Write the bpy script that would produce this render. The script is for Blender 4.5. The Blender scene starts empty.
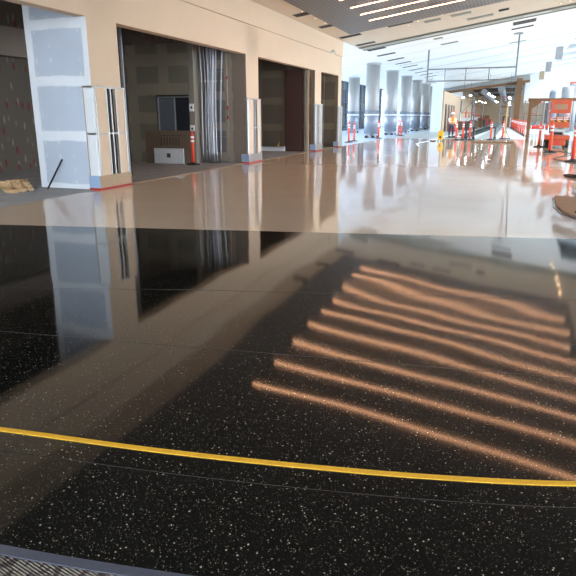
import bpy, bmesh, math, random
from mathutils import Vector, Matrix
random.seed(7)
S = bpy.context.scene
COL = S.collection

# ------------------------------------------------------------------ materials
def newmat(name):
    m = bpy.data.materials.new(name); m.use_nodes = True
    nt = m.node_tree; b = nt.nodes['Principled BSDF']
    return m, nt, b
def N(nt, t, **k):
    n = nt.nodes.new(t)
    for a, v in k.items(): setattr(n, a, v)
    return n
def rgba(c): return (c[0], c[1], c[2], 1)
def mat(name, c, rough=.6, metal=0, var=.06, scale=6, spec=.5, bump=0):
    m, nt, b = newmat(name)
    tc = N(nt, 'ShaderNodeTexCoord'); no = N(nt, 'ShaderNodeTexNoise'); no.inputs['Scale'].default_value = scale
    no.inputs['Detail'].default_value = 3
    nt.links.new(tc.outputs['Object'], no.inputs['Vector'])
    mx = N(nt, 'ShaderNodeMix', data_type='RGBA')
    mx.inputs[6].default_value = rgba([v*(1-var) for v in c]); mx.inputs[7].default_value = rgba([min(1, v*(1+var)) for v in c])
    nt.links.new(no.outputs['Fac'], mx.inputs[0]); nt.links.new(mx.outputs[2], b.inputs['Base Color'])
    b.inputs['Roughness'].default_value = rough; b.inputs['Metallic'].default_value = metal
    b.inputs['Specular IOR Level'].default_value = spec
    if bump:
        bp = N(nt, 'ShaderNodeBump'); bp.inputs['Strength'].default_value = bump; bp.inputs['Distance'].default_value = .01
        nt.links.new(no.outputs['Fac'], bp.inputs['Height']); nt.links.new(bp.outputs[0], b.inputs['Normal'])
    return m
def emit(name, c, s):
    m, nt, b = newmat(name)
    b.inputs['Base Color'].default_value = rgba(c); b.inputs['Emission Color'].default_value = rgba(c)
    b.inputs['Emission Strength'].default_value = s
    return m
def M_(nt, op, a, b=None, c=None, clamp=False):
    n = N(nt, 'ShaderNodeMath', operation=op); n.use_clamp = clamp
    for i, v in enumerate((a, b, c)):
        if v is None: continue
        if isinstance(v, (int, float)): n.inputs[i].default_value = v
        else: nt.links.new(v, n.inputs[i])
    return n.outputs[0]
def ramp(nt, v, lo, hi):
    n = N(nt, 'ShaderNodeMapRange'); n.inputs[1].default_value = lo; n.inputs[2].default_value = hi
    nt.links.new(v, n.inputs[0]); return n.outputs[0]
def mixc(nt, f, a, b):
    mx = N(nt, 'ShaderNodeMix', data_type='RGBA')
    for i, v in ((0, f), (6, a), (7, b)):
        if isinstance(v, (tuple, list)): mx.inputs[i].default_value = rgba(v)
        elif isinstance(v, (int, float)): mx.inputs[i].default_value = v
        else: nt.links.new(v, mx.inputs[i])
    return mx.outputs[2]
def drywall(name, joint, paper, pw, ph, u0=0, v0=0, axis='X', dots=True, mort=.1, mark=None, rough=.8):
    """taped and mudded board: grey paper panels, pale joint bands and screw spots"""
    m, nt, b = newmat(name)
    tc = N(nt, 'ShaderNodeTexCoord'); sp = N(nt, 'ShaderNodeSeparateXYZ'); nt.links.new(tc.outputs['Object'], sp.inputs[0])
    U = M_(nt, 'SUBTRACT', sp.outputs[axis], u0); V = M_(nt, 'SUBTRACT', sp.outputs['Z'], v0)
    no = N(nt, 'ShaderNodeTexNoise'); no.inputs['Scale'].default_value = 2.2; no.inputs['Detail'].default_value = 4
    nt.links.new(tc.outputs['Object'], no.inputs['Vector'])
    wob = M_(nt, 'MULTIPLY', M_(nt, 'SUBTRACT', no.outputs['Fac'], .5), .07)
    def edge(c, p):
        f = M_(nt, 'FRACT', M_(nt, 'DIVIDE', M_(nt, 'ADD', c, wob), p))
        d = M_(nt, 'MULTIPLY', M_(nt, 'MINIMUM', f, M_(nt, 'SUBTRACT', 1., f)), p)
        return ramp(nt, d, mort, mort+.035)
    pan = M_(nt, 'MULTIPLY', edge(U, pw), edge(V, ph))
    col = mixc(nt, pan, joint, paper)
    if dots:
        du = M_(nt, 'MULTIPLY', M_(nt, 'SUBTRACT', M_(nt, 'FRACT', M_(nt, 'DIVIDE', M_(nt, 'ADD', U, .02), pw/4)), .5), pw/4)
        dv = M_(nt, 'MULTIPLY', M_(nt, 'SUBTRACT', M_(nt, 'FRACT', M_(nt, 'DIVIDE', V, ph/4)), .5), ph/4)
        du = M_(nt, 'ABSOLUTE', du); dv = M_(nt, 'ABSOLUTE', dv)
        dd = M_(nt, 'SQRT', M_(nt, 'ADD', M_(nt, 'MULTIPLY', du, du), M_(nt, 'MULTIPLY', M_(nt, 'MULTIPLY', dv, dv), .45)))
        dot = M_(nt, 'SUBTRACT', 1., ramp(nt, dd, .018, .04))
        dot = M_(nt, 'MULTIPLY', dot, ramp(nt, no.outputs['Fac'], .35, .6))
        col = mixc(nt, dot, col, mark or joint)
    no2 = N(nt, 'ShaderNodeTexNoise'); no2.inputs['Scale'].default_value = 1.1; nt.links.new(tc.outputs['Object'], no2.inputs['Vector'])
    hs = N(nt, 'ShaderNodeHueSaturation'); nt.links.new(col, hs.inputs['Color'])
    nt.links.new(M_(nt, 'ADD', M_(nt, 'MULTIPLY', no2.outputs['Fac'], .2), .9), hs.inputs['Value'])
    nt.links.new(hs.outputs[0], b.inputs['Base Color']); b.inputs['Roughness'].default_value = rough
    return m
def red_wall():
    m, nt, b = newmat('red_marked_board')
    tc = N(nt, 'ShaderNodeTexCoord'); mp = N(nt, 'ShaderNodeMapping'); mp.inputs['Scale'].default_value = (0, 3.6, 1.5)
    nt.links.new(tc.outputs['Object'], mp.inputs[0])
    v = N(nt, 'ShaderNodeTexVoronoi'); v.inputs['Scale'].default_value = 1.2; v.inputs['Randomness'].default_value = .45
    nt.links.new(mp.outputs[0], v.inputs['Vector'])
    f = M_(nt, 'SUBTRACT', 1., ramp(nt, v.outputs['Distance'], .18, .26))
    mp2 = N(nt, 'ShaderNodeMapping'); mp2.inputs['Scale'].default_value = (0, 3.4, 1.2); mp2.inputs['Location'].default_value = (0, .3, .55)
    nt.links.new(tc.outputs['Object'], mp2.inputs[0])
    v2 = N(nt, 'ShaderNodeTexVoronoi'); v2.inputs['Scale'].default_value = 1.5; v2.inputs['Randomness'].default_value = .5
    nt.links.new(mp2.outputs[0], v2.inputs['Vector'])
    f2 = M_(nt, 'SUBTRACT', 1., ramp(nt, v2.outputs['Distance'], .14, .26))
    col = mixc(nt, f2, (.075, .062, .048), (.16, .14, .11)); col = mixc(nt, f, col, (.12, .012, .01))
    nt.links.new(col, b.inputs['Base Color']); b.inputs['Roughness'].default_value = .8
    return m
def wave_normal(nt, b, amp, sc=.55, grit=0.):
    """very slight unevenness of a ground and polished floor"""
    tc = N(nt, 'ShaderNodeTexCoord'); no = N(nt, 'ShaderNodeTexNoise'); no.inputs['Scale'].default_value = sc
    no.inputs['Detail'].default_value = 1.5; no.inputs['Roughness'].default_value = .4
    nt.links.new(tc.outputs['Object'], no.inputs['Vector'])
    bp = N(nt, 'ShaderNodeBump'); bp.inputs['Strength'].default_value = 1; bp.inputs['Distance'].default_value = amp
    nt.links.new(no.outputs['Fac'], bp.inputs['Height']); nt.links.new(bp.outputs[0], b.inputs['Normal'])
def black_terrazzo():
    m, nt, b = newmat('black_terrazzo')
    tc = N(nt, 'ShaderNodeTexCoord')
    def chips(scale, thr, col_in, c):
        v = N(nt, 'ShaderNodeTexVoronoi'); v.inputs['Scale'].default_value = scale
        nt.links.new(tc.outputs['Object'], v.inputs['Vector'])
        wn = N(nt, 'ShaderNodeTexWhiteNoise'); nt.links.new(v.outputs['Position'], wn.inputs['Vector'])
        keep = M_(nt, 'GREATER_THAN', wn.outputs['Value'], thr)
        size = M_(nt, 'MULTIPLY', M_(nt, 'SUBTRACT', 1., ramp(nt, v.outputs['Distance'], .2, .32)), keep)
        return mixc(nt, size, col_in, c)
    no = N(nt, 'ShaderNodeTexNoise'); no.inputs['Scale'].default_value = 60; nt.links.new(tc.outputs['Object'], no.inputs['Vector'])
    base = mixc(nt, no.outputs['Fac'], (.003, .003, .003), (.008, .008, .0075))
    c = chips(190, .80, base, (.14, .125, .095))
    c = chips(125, .88, c, (.30, .27, .19))
    c = chips(80, .94, c, (.50, .46, .34))
    nt.links.new(c, b.inputs['Base Color'])
    b.inputs['Roughness'].default_value = .055; b.inputs['IOR'].default_value = 1.5
    wave_normal(nt, b, WAVE, .42)
    return m
WAVE = .016
def beige_terrazzo():
    m, nt, b = newmat('beige_terrazzo')
    tc = N(nt, 'ShaderNodeTexCoord')
    no = N(nt, 'ShaderNodeTexNoise'); no.inputs['Scale'].default_value = 90; nt.links.new(tc.outputs['Object'], no.inputs['Vector'])
    n2 = N(nt, 'ShaderNodeTexNoise'); n2.inputs['Scale'].default_value = .6; nt.links.new(tc.outputs['Object'], n2.inputs['Vector'])
    a = mixc(nt, no.outputs['Fac'], (.72, .56, .42), (.88, .72, .56)); c = mixc(nt, M_(nt, 'MULTIPLY', n2.outputs['Fac'], .25), a, (.62, .49, .37))
    nt.links.new(c, b.inputs['Base Color']); b.inputs['Roughness'].default_value = .05; b.inputs['IOR'].default_value = 1.5
    wave_normal(nt, b, WAVE*.36, .8)
    return m
def carpet():
    m, nt, b = newmat('striped_carpet')
    tc = N(nt, 'ShaderNodeTexCoord'); mp = N(nt, 'ShaderNodeMapping'); mp.inputs['Rotation'].default_value = (0, 0, .25)
    nt.links.new(tc.outputs['Object'], mp.inputs[0])
    w = N(nt, 'ShaderNodeTexWave', wave_type='BANDS', bands_direction='Y'); w.inputs['Scale'].default_value = 28; w.inputs['Distortion'].default_value = .6
    nt.links.new(mp.outputs[0], w.inputs['Vector'])
    no = N(nt, 'ShaderNodeTexNoise'); no.inputs['Scale'].default_value = 22; no.inputs['Detail'].default_value = 1
    mp2 = N(nt, 'ShaderNodeMapping'); mp2.inputs['Scale'].default_value = (1.4, .6, 1); mp2.inputs['Rotation'].default_value = (0, 0, .8)
    nt.links.new(tc.outputs['Object'], mp2.inputs[0]); nt.links.new(mp2.outputs[0], no.inputs['Vector'])
    c = mixc(nt, w.outputs['Fac'], (.05, .045, .04), (.30, .28, .23)); c = mixc(nt, ramp(nt, no.outputs['Fac'], .5, .56), c, (.045, .03, .028))
    nt.links.new(c, b.inputs['Base Color']); b.inputs['Roughness'].default_value = .95
    bp = N(nt, 'ShaderNodeBump'); bp.inputs['Distance'].default_value = .004; nt.links.new(w.outputs['Fac'], bp.inputs['Height']); nt.links.new(bp.outputs[0], b.inputs['Normal'])
    return m
def ribbed(name, c1, c2, dirn, scale, rough=.45, metal=.3):
    m, nt, b = newmat(name)
    tc = N(nt, 'ShaderNodeTexCoord'); w = N(nt, 'ShaderNodeTexWave', wave_type='BANDS', bands_direction=dirn); w.inputs['Scale'].default_value = scale
    nt.links.new(tc.outputs['Object'], w.inputs['Vector'])
    nt.links.new(mixc(nt, ramp(nt, w.outputs['Fac'], .0, .25), c1, c2), b.inputs['Base Color'])
    b.inputs['Roughness'].default_value = rough; b.inputs['Metallic'].default_value = metal
    return m
def glass():
    m = bpy.data.materials.new('window_glass'); m.use_nodes = True; nt = m.node_tree; nt.nodes.clear()
    o = N(nt, 'ShaderNodeOutputMaterial'); t = N(nt, 'ShaderNodeBsdfTransparent'); g = N(nt, 'ShaderNodeBsdfGlossy')
    t.inputs[0].default_value = (.93, .97, 1, 1); g.inputs['Roughness'].default_value = .02
    f = N(nt, 'ShaderNodeFresnel'); f.inputs[0].default_value = 1.45; mx = N(nt, 'ShaderNodeMixShader')
    nt.links.new(f.outputs[0], mx.inputs[0]); nt.links.new(t.outputs[0], mx.inputs[1]); nt.links.new(g.outputs[0], mx.inputs[2]); nt.links.new(mx.outputs[0], o.inputs[0])
    return m

MT = dict(
    tan=mat('tan_wall_paint', (.67, .53, .385), .75, var=.03, scale=1.5),
    tan_trim=mat('tan_joint_shadow', (.25, .18, .12), .8),  # darker tan for the wall and floor joint lines
    beige_ceiling=mat('beige_ceiling', (.68, .58, .46), .8, var=.02, scale=1),
    white_ceiling=ribbed('white_ceiling_panels', (.82, .82, .81), (.88, .88, .87), 'Y', .09, .6, 0),
    ceiling_metal=ribbed('grey_linear_metal', (.10, .10, .105), (.20, .195, .195), 'X', 2.2, .5, .2),
    white=mat('white_paint', (.78, .81, .83), .6, var=.02),
    pale_board=mat('pale_board', (.72, .77, .82), .7),
    black=mat('black_slot', (.012, .012, .012), .7),
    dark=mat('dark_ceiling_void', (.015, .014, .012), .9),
    dark_band=mat('diffuser_green_grey', (.22, .23, .19), .5),
    light_band=mat('diffuser_light_grey', (.62, .63, .57), .5),
    concrete=mat('raw_concrete', (.32, .31, .30), .85, var=.3, scale=2.5, bump=.2),
    store_concrete=mat('dusty_concrete', (.20, .17, .14), .7, var=.25, scale=2),
    cover=mat('blue_white_floor_cover', (.55, .66, .80), .25, var=.12, scale=.8),
    grey_floor=mat('grey_far_floor', (.33, .36, .36), .35, var=.15, scale=1),
    white_floor=mat('white_far_floor', (.72, .76, .76), .5),
    steel=mat('stainless_steel', (.50, .49, .48), .38, 1),
    galv=mat('galvanised_steel', (.42, .44, .48), .4, .75, var=.15, scale=20),
    dull_galv=mat('dull_galvanised_stud', (.20, .20, .21), .45, .6),
    wood=mat('raw_timber', (.20, .10, .045), .8, var=.25, scale=9),
    wood2=mat('pale_split_wood', (.58, .40, .22), .8, var=.3, scale=14),
    wood3=mat('brown_split_wood', (.36, .22, .11), .8, var=.3, scale=14),
    ply=mat('brown_kraft_sheet', (.36, .24, .16), .75, var=.2, scale=3),
    cardboard=mat('brown_cardboard', (.17, .12, .085), .85, var=.1),
    stores_beam=mat('dim_beige_beam', (.19, .155, .125), .8),
    kraft=mat('kraft_wrap', (.42, .31, .21), .8, var=.12, scale=10),
    blue_film=mat('blue_film', (.30, .42, .62), .4),
    red_tape=mat('red_tape', (.36, .025, .02), .5),
    brown=mat('dark_brown_panel', (.055, .022, .016), .5, var=.1),
    orange=mat('safety_orange_plastic', (.78, .07, .03), .45, var=.05),
    machine=mat('orange_machine_paint', (.52, .075, .015), .4, var=.08),
    yellow=mat('yellow_paint', (.75, .44, .01), .45),
    stripe=mat('yellow_strip', (.80, .44, .035), .5, var=.15, scale=60),
    zinc=mat('zinc_divider', (.035, .035, .035), .4, .3),
    grey_edge=mat('blue_grey_edge_strip', (.085, .09, .12), .3, var=.2, scale=30),
    rubber=mat('black_rubber', (.02, .02, .02), .7),
    reflect=mat('white_reflective_band', (.85, .85, .85), .4),
    column=mat('grey_column_paint', (.28, .285, .29), .4, .1, var=.04, scale=1),
    film=mat('grey_protective_film', (.19, .22, .27), .25, .1, var=.15, scale=3),
    mullion=mat('dark_blue_mullion', (.06, .10, .16), .4, .4),
    duct=mat('duct_grey', (.34, .36, .37), .4, .4),
    darkgrey=mat('dark_grey_machine', (.07, .07, .065), .5),
    hivis=mat('orange_vest_cloth', (.90, .22, .03), .8),
    lime=mat('lime_reflective_strip', (.80, .85, .15), .6),
    navy=mat('navy_trousers', (.03, .04, .07), .9),
    skin=mat('skin', (.45, .26, .18), .6),
    helmet=mat('white_helmet', (.85, .85, .82), .3),
    red=mat('red_paint', (.55, .04, .03), .5),
    green=mat('green_plastic', (.05, .30, .15), .5),
    frame_grey=mat('frame_grey', (.17, .18, .19), .5), lane=mat('dark_grey_lane', (.06, .068, .068), .9, var=.2, spec=.1),
    print=mat('faded_print', (.10, .073, .055), .85),
    apron=mat('outside_concrete_apron', (.55, .56, .56), .9),
    strip=emit('warm_light_strip', (1, .51, .27), 15),
    lamp=emit('warm_downlight', (1, .62, .32), 30), small_lamp=emit('small_warm_downlight', (1, .8, .6), 2.5),
    cool=emit('cool_far_lamp', (.85, .95, 1), 25),
    daylight_tint_dry=drywall('taped_drywall_daylight_tint', (.76, .81, .88), (.49, .56, .67), 1.47, 1.13, -9.80, -.0, mort=.085, mark=(.62, .66, .70)),  # cool daylight cast on the return board is put into its colours
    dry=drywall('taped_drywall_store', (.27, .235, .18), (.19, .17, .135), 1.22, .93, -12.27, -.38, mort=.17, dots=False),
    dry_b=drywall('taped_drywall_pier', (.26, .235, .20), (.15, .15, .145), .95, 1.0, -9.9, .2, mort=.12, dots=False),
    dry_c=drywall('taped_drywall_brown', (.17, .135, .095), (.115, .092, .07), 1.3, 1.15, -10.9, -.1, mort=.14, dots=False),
    red_board=red_wall(), glass=glass(), pane=mat('grey_blue_pane', (.12, .14, .17), .15), pane_dark=mat('dark_pane', (.025, .03, .04), .12),
    black_floor=black_terrazzo(), beige_floor=beige_terrazzo(), carpet=carpet(),
)
hz, nt, b = newmat('hazard_stripes')
tc = N(nt, 'ShaderNodeTexCoord'); w = N(nt, 'ShaderNodeTexWave', wave_type='BANDS', bands_direction='DIAGONAL'); w.inputs['Scale'].default_value = 2.2
nt.links.new(tc.outputs['Object'], w.inputs['Vector']); nt.links.new(mixc(nt, M_(nt, 'GREATER_THAN', w.outputs['Fac'], .5), (.02, .02, .02), (.8, .4, .02)), b.inputs['Base Color']); MT['hazard'] = hz

# ------------------------------------------------------------------ mesh helpers
class MB:
    def __init__(s): s.bm = bmesh.new()
    def box(s, x0, x1, y0, y1, z0, z1, rot=None, mi=0):
        r = bmesh.ops.create_cube(s.bm, size=1)
        c = Vector(((x0+x1)/2, (y0+y1)/2, (z0+z1)/2)); d = (abs(x1-x0), abs(y1-y0), abs(z1-z0))
        Mx = Matrix.Translation(c) @ (rot.to_4x4() if rot else Matrix()) @ Matrix.Diagonal((*d, 1))
        bmesh.ops.transform(s.bm, matrix=Mx, verts=r['verts'])
        for v in r['verts']:
            for f in v.link_faces: f.material_index = mi
        return s
    def beam(s, a, b, w, h, up=(0, 0, 1)):
        a, b = Vector(a), Vector(b); y = (b-a); L = y.length; y = y/L
        x = y.cross(Vector(up))
        if x.length < 1e-4: x = Vector((1, 0, 0))
        x.normalize(); z = x.cross(y)
        R = Matrix((x, y, z)).transposed().to_4x4()
        r = bmesh.ops.create_cube(s.bm, size=1)
        bmesh.ops.transform(s.bm, matrix=Matrix.Translation((a+b)/2) @ R @ Matrix.Diagonal((w, L, h, 1)), verts=r['verts']); return s
    def cyl(s, a, b, r0, r1=None, n=16):
        a, b = Vector(a), Vector(b); r1 = r0 if r1 is None else r1
        q = (b-a).to_track_quat('Z', 'Y').to_matrix().to_4x4()
        r = bmesh.ops.create_cone(s.bm, cap_ends=True, segments=n, radius1=r0, radius2=r1, depth=(b-a).length)
        bmesh.ops.transform(s.bm, matrix=Matrix.Translation((a+b)/2) @ q, verts=r['verts']); return s
    def tube(s, pts, r, n=8):
        pts = [Vector(p) for p in pts]; rings = []
        for i, p in enumerate(pts):
            t = (pts[min(i+1, len(pts)-1)]-pts[max(i-1, 0)]).normalized()
            x = t.cross(Vector((0, 0, 1)))
            if x.length < 1e-3: x = Vector((1, 0, 0))
            x.normalize(); y = x.cross(t)
            rings.append([s.bm.verts.new(p+(x*math.cos(k*2*math.pi/n)+y*math.sin(k*2*math.pi/n))*r) for k in range(n)])
        for A, B in zip(rings, rings[1:]):
            for k in range(n): s.bm.faces.new((A[k], A[(k+1) % n], B[(k+1) % n], B[k]))
        s.bm.faces.new(rings[0][::-1]); s.bm.faces.new(rings[-1]); return s
    def lathe(s, prof, c=(0, 0, 0), n=24):
        rings = []
        for r, z in prof:
            rings.append([s.bm.verts.new((c[0]+r*math.cos(k*2*math.pi/n), c[1]+r*math.sin(k*2*math.pi/n), c[2]+z)) for k in range(n)])
        for A, B in zip(rings, rings[1:]):
            for k in range(n): s.bm.faces.new((A[k], A[(k+1) % n], B[(k+1) % n], B[k]))
        s.bm.faces.new(rings[0][::-1]); s.bm.faces.new(rings[-1]); return s
    def prism(s, pts, z0, z1):
        lo = [s.bm.verts.new((x, y, z0)) for x, y in pts]; hi = [s.bm.verts.new((x, y, z1)) for x, y in pts]; n = len(pts)
        s.bm.faces.new(lo[::-1]); s.bm.faces.new(hi)
        for k in range(n): s.bm.faces.new((lo[k], lo[(k+1) % n], hi[(k+1) % n], hi[k]))
        return s
    def build(s, name, m, parent=None, smooth=False, bevel=0, label=None):
        bmesh.ops.recalc_face_normals(s.bm, faces=s.bm.faces)
        me = bpy.data.meshes.new(name); s.bm.to_mesh(me); s.bm.free()
        for k in (m if isinstance(m, (list, tuple)) else [m]): me.materials.append(MT[k])
        o = bpy.data.objects.new(name, me); COL.objects.link(o)
        if smooth:
            for p in me.polygons: p.use_smooth = len(p.vertices) == 4
        if bevel:
            md = o.modifiers.new('bevel', 'BEVEL'); md.width = bevel; md.segments = 2; md.limit_method = 'ANGLE'
        if parent: o.parent = parent
        if label: o['label'] = label
        return o
def tag(o, label, cat, group=None, kind=None):
    o['label'] = label; o['category'] = cat
    if group: o['group'] = group
    if kind: o['kind'] = kind
    return o
def struct(o, label=None):
    o['kind'] = 'structure'
    if label: o['label'] = label; o['category'] = o.name.split('_')[0].split('.')[0]
    return o
def thing(name, loc, label, cat, group=None, rz=0):
    o = bpy.data.objects.new(name, None); COL.objects.link(o); o.location = loc; o.rotation_euler = (0, 0, rz)
    o.empty_display_size = .2
    return tag(o, label, cat, group)
def copytree(o, loc, rz=None, label=None, group=None):
    c = o.copy(); COL.objects.link(c); c.location = loc
    if rz is not None: c.rotation_euler = (0, 0, rz)
    if label: c['label'] = label
    if group: c['group'] = group
    def kids(a, b):
        for ch in [k for k in a.children]:
            d = ch.copy(); COL.objects.link(d); d.parent = b; kids(ch, d)
    kids(o, c); return c
RX = lambda a: Matrix.Rotation(a, 3, 'X')
RY = lambda a: Matrix.Rotation(a, 3, 'Y')
RZ = lambda a: Matrix.Rotation(a, 3, 'Z')

WX = -8.3                                                   # face of the storefront wall
SL = .155                                                   # ceiling rises to the right
def cz(x): return 5.17+SL*(x-WX)
SA = math.atan(SL)

# ------------------------------------------------------------------ floor
def flat(name, pts, m, z=0.0):
    mb = MB(); f = mb.bm.faces.new([mb.bm.verts.new((x, y, z)) for x, y in pts]); f.normal_update()
    if f.normal.z < 0: f.normal_flip()
    me = bpy.data.meshes.new(name); mb.bm.to_mesh(me); mb.bm.free(); me.materials.append(MT[m])
    o = bpy.data.objects.new(name, me); COL.objects.link(o); return o
ARC = [(-4.6, 1.86), (-3.6, 1.93), (-2.9, 2.02), (-2.33, 2.11), (-1.49, 2.2), (-.82, 2.3), (-.19, 2.42), (.42, 2.58), (1.2, 2.86), (2.2, 3.34), (3.4, 4.1)]
def arcoff(d):                                              # the arc moved d nearer the camera
    out = []
    for i, (x, y) in enumerate(ARC):
        a = ARC[max(i-1, 0)]; c = ARC[min(i+1, len(ARC)-1)]; t = Vector((c[0]-a[0], c[1]-a[1])).normalized()
        out.append((x+t.y*d, y-t.x*d))
    return out
def smooth_arc(pts, k=6):
    P = [Vector((*p, 0)) for p in pts]; out = []
    for i in range(len(P)-1):
        p0 = P[max(i-1, 0)]; p1 = P[i]; p2 = P[i+1]; p3 = P[min(i+2, len(P)-1)]
        for j in range(k):
            t = j/k; q = .5*((2*p1)+(p2-p0)*t+(2*p0-5*p1+4*p2-p3)*t*t+(3*p1-p0-3*p2+p3)*t**3); out.append((q.x, q.y))
    out.append((P[-1].x, P[-1].y)); return out
edge = smooth_arc(arcoff(.795))
EY = lambda x: 8.36+.212*x
struct(flat('floor', [(-7.4, 2.2)] + [p for p in edge if p[0] > -7.4] + [(8, 5.2), (8, EY(8)), (-7.02, EY(-7.02)), (-7.4, EY(-7.4)-.12)], 'black_floor'))
struct(flat('floor', [(WX, 2.2), (-7.4, 2.2), (-7.4, EY(-7.4)-.12), (-7.02, EY(-7.02)), (8, EY(8)), (8, 44.5), (WX, 44.5)], 'beige_floor'))
struct(flat('floor', [(WX, -8), (8, -8), (8, 5.2)] + [p for p in edge[::-1]] + [(-7.4, 2.2), (WX, 2.2)], 'carpet'))
struct(flat('floor', [(-13.6, -8), (WX, -8), (WX, 31.3), (-13.6, 31.3)], 'concrete'))
struct(flat('floor', [(-17.2, 31.3), (WX, 31.3), (WX, 88), (-17.2, 88)], 'cover'))
struct(flat('floor', [(WX, 44.5), (8, 44.5), (8, 165), (WX, 165)], 'grey_floor'))
struct(flat('floor', [(-17.2, 88), (WX, 88), (WX, 165), (-17.2, 165)], 'grey_floor'))
# slab that carries the floors
struct(MB().box(-17.3, 8.1, -8.1, 165.1, -.5, -.02).build('floor_slab', 'concrete'))
struct(MB().box(-120, 120, -60, 260, -4.3, -4).build('ground_apron', 'apron'))
def ribbon(name, pts, w, h, m, z=0.0):
    mb = MB(); L = []; R = []
    for i, (x, y) in enumerate(pts):
        a = pts[max(i-1, 0)]; c = pts[min(i+1, len(pts)-1)]; t = Vector((c[0]-a[0], c[1]-a[1])).normalized()
        L.append((x-t.y*w/2, y+t.x*w/2)); R.append((x+t.y*w/2, y-t.x*w/2))
    n = len(pts); v = [[mb.bm.verts.new((*p, zz)) for p in q] for q in (L, R) for zz in (z, z+h)]
    for i in range(n-1):
        mb.bm.faces.new((v[1][i], v[1][i+1], v[3][i+1], v[3][i])); mb.bm.faces.new((v[0][i], v[0][i+1], v[1][i+1], v[1][i])); mb.bm.faces.new((v[2][i], v[2][i+1], v[3][i+1], v[3][i]))
    return mb.build(name, m)
tag(ribbon('floor_strip', smooth_arc(ARC), .036, .003, 'stripe'), 'curved yellow strip running across the black terrazzo floor', 'floor strip')
n = 1
for pts, w in ((smooth_arc(arcoff(.17)), .003), ([(-7.3, 2.75), (-3.49, 3.26), (-1.18, 3.56), (.53, 3.78), (4, 4.25)], .005),
               ([(-7.3, 3.6), (-4.0, 4.3), (-2.6, 4.75), (2, 5.9)], .004)):
    struct(ribbon('trim_%d' % n, pts, w, .0012, 'zinc')); n += 1
struct(ribbon('trim_%d' % n, [p for p in smooth_arc(arcoff(.77)) if p[0] > -5], .045, .004, 'grey_edge')); n += 1
struct(ribbon('trim_%d' % n, [(.1, 8.4), (.1, 44)], .012, .001, 'tan_trim')); n += 1

# ------------------------------------------------------------------ left wall, piers, stores
PD = -9.72
struct(MB().box(PD, WX, -8, 1.5, 0, 5.17).build('wall_left', 'tan'))
struct(MB().box(WX-.3, WX-.02, 1.5, 31.5, 5.08, 5.32).build('trim_%d' % n, 'tan')); n += 1
hd = MB().box(WX-.28, WX, 1.5, 31.55, 3.5, 4.42).box(WX-.28, WX+.035, 1.5, 31.58, 4.43, 5.10)
struct(hd.build('wall_left_header', 'tan'))
struct(MB().box(WX-.2, WX+.002, 1.5, 31.5, 4.42, 4.43).build('trim_%d' % n, 'tan_trim')); n += 1
piers = [(11.07, 12.12), (19.22, 20.28), (26.9, 27.88), (30.9, 31.5)]
mats = ['daylight_tint_dry', 'dry_b', 'dry_c', 'dry_c']
for (a, b_), mm in zip(piers, mats):
    struct(MB().box(-9.87 if a < 12 else PD+.01, WX-.004, a, b_-.01, 0, 5.1).build('wall_pier', mm))
    struct(MB().box(PD+.02, WX, a+.006, b_, 0, 5.09 if a > 11 else 5.09).build('wall_pier', 'tan'))
# the bright return board shows the full height below the header
struct(MB().box(-13.9, -13.6, -8, 31.3, -.1, 5.6).build('wall_store_back', 'red_board'))
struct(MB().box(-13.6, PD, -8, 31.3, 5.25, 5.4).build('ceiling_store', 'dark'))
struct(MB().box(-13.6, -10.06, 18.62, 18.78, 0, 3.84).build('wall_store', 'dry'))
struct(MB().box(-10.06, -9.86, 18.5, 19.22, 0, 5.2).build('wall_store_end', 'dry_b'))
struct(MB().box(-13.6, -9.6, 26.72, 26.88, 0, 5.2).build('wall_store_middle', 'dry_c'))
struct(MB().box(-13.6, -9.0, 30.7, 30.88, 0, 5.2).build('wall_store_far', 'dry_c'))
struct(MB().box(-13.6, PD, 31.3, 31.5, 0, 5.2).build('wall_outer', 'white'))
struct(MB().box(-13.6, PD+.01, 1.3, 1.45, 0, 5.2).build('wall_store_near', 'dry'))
struct(MB().box(-13.6, -13.25, 1.45, 18.6, 3.16, 3.92).build('trim_%d' % n, 'stores_beam')); n += 1
# store thresholds
for a, b_ in ((12.12, 19.22), (20.28, 26.9), (27.88, 30.9)):
    struct(MB().box(WX-.05, WX+.0, a, b_, 0, .006).build('trim_%d' % n, 'kraft')); n += 1

struct(MB().box(-8.78, WX-.02, 19.205, 19.22, 0, 3.5).build('wall_pier_board', 'stores_beam'))
# steel studs of the unfinished wall behind the first pier
for k, (x, y) in enumerate([(-9.50, 14.02), (-9.62, 14.0), (-9.82, 14.02), (-9.98, 14.0)]):
    mb = MB().box(x-.04, x+.04, y-.012, y+.012, 0, 5.1).box(x-.04, x-.028, y-.05, y+.012, 0, 5.1).box(x+.028, x+.04, y-.05, y+.012, 0, 5.1)
    tag(mb.build('steel_stud', ['galv', 'dull_galv', 'dull_galv', 'galv'][k]), 'thin dark steel stud standing just inside the first store opening', 'stud', 'studs behind the first pier')
struct(MB().box(-10.8, -9.58, 14.1, 14.25, 0, 5.1).build('wall_partition', 'dark'))

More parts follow.
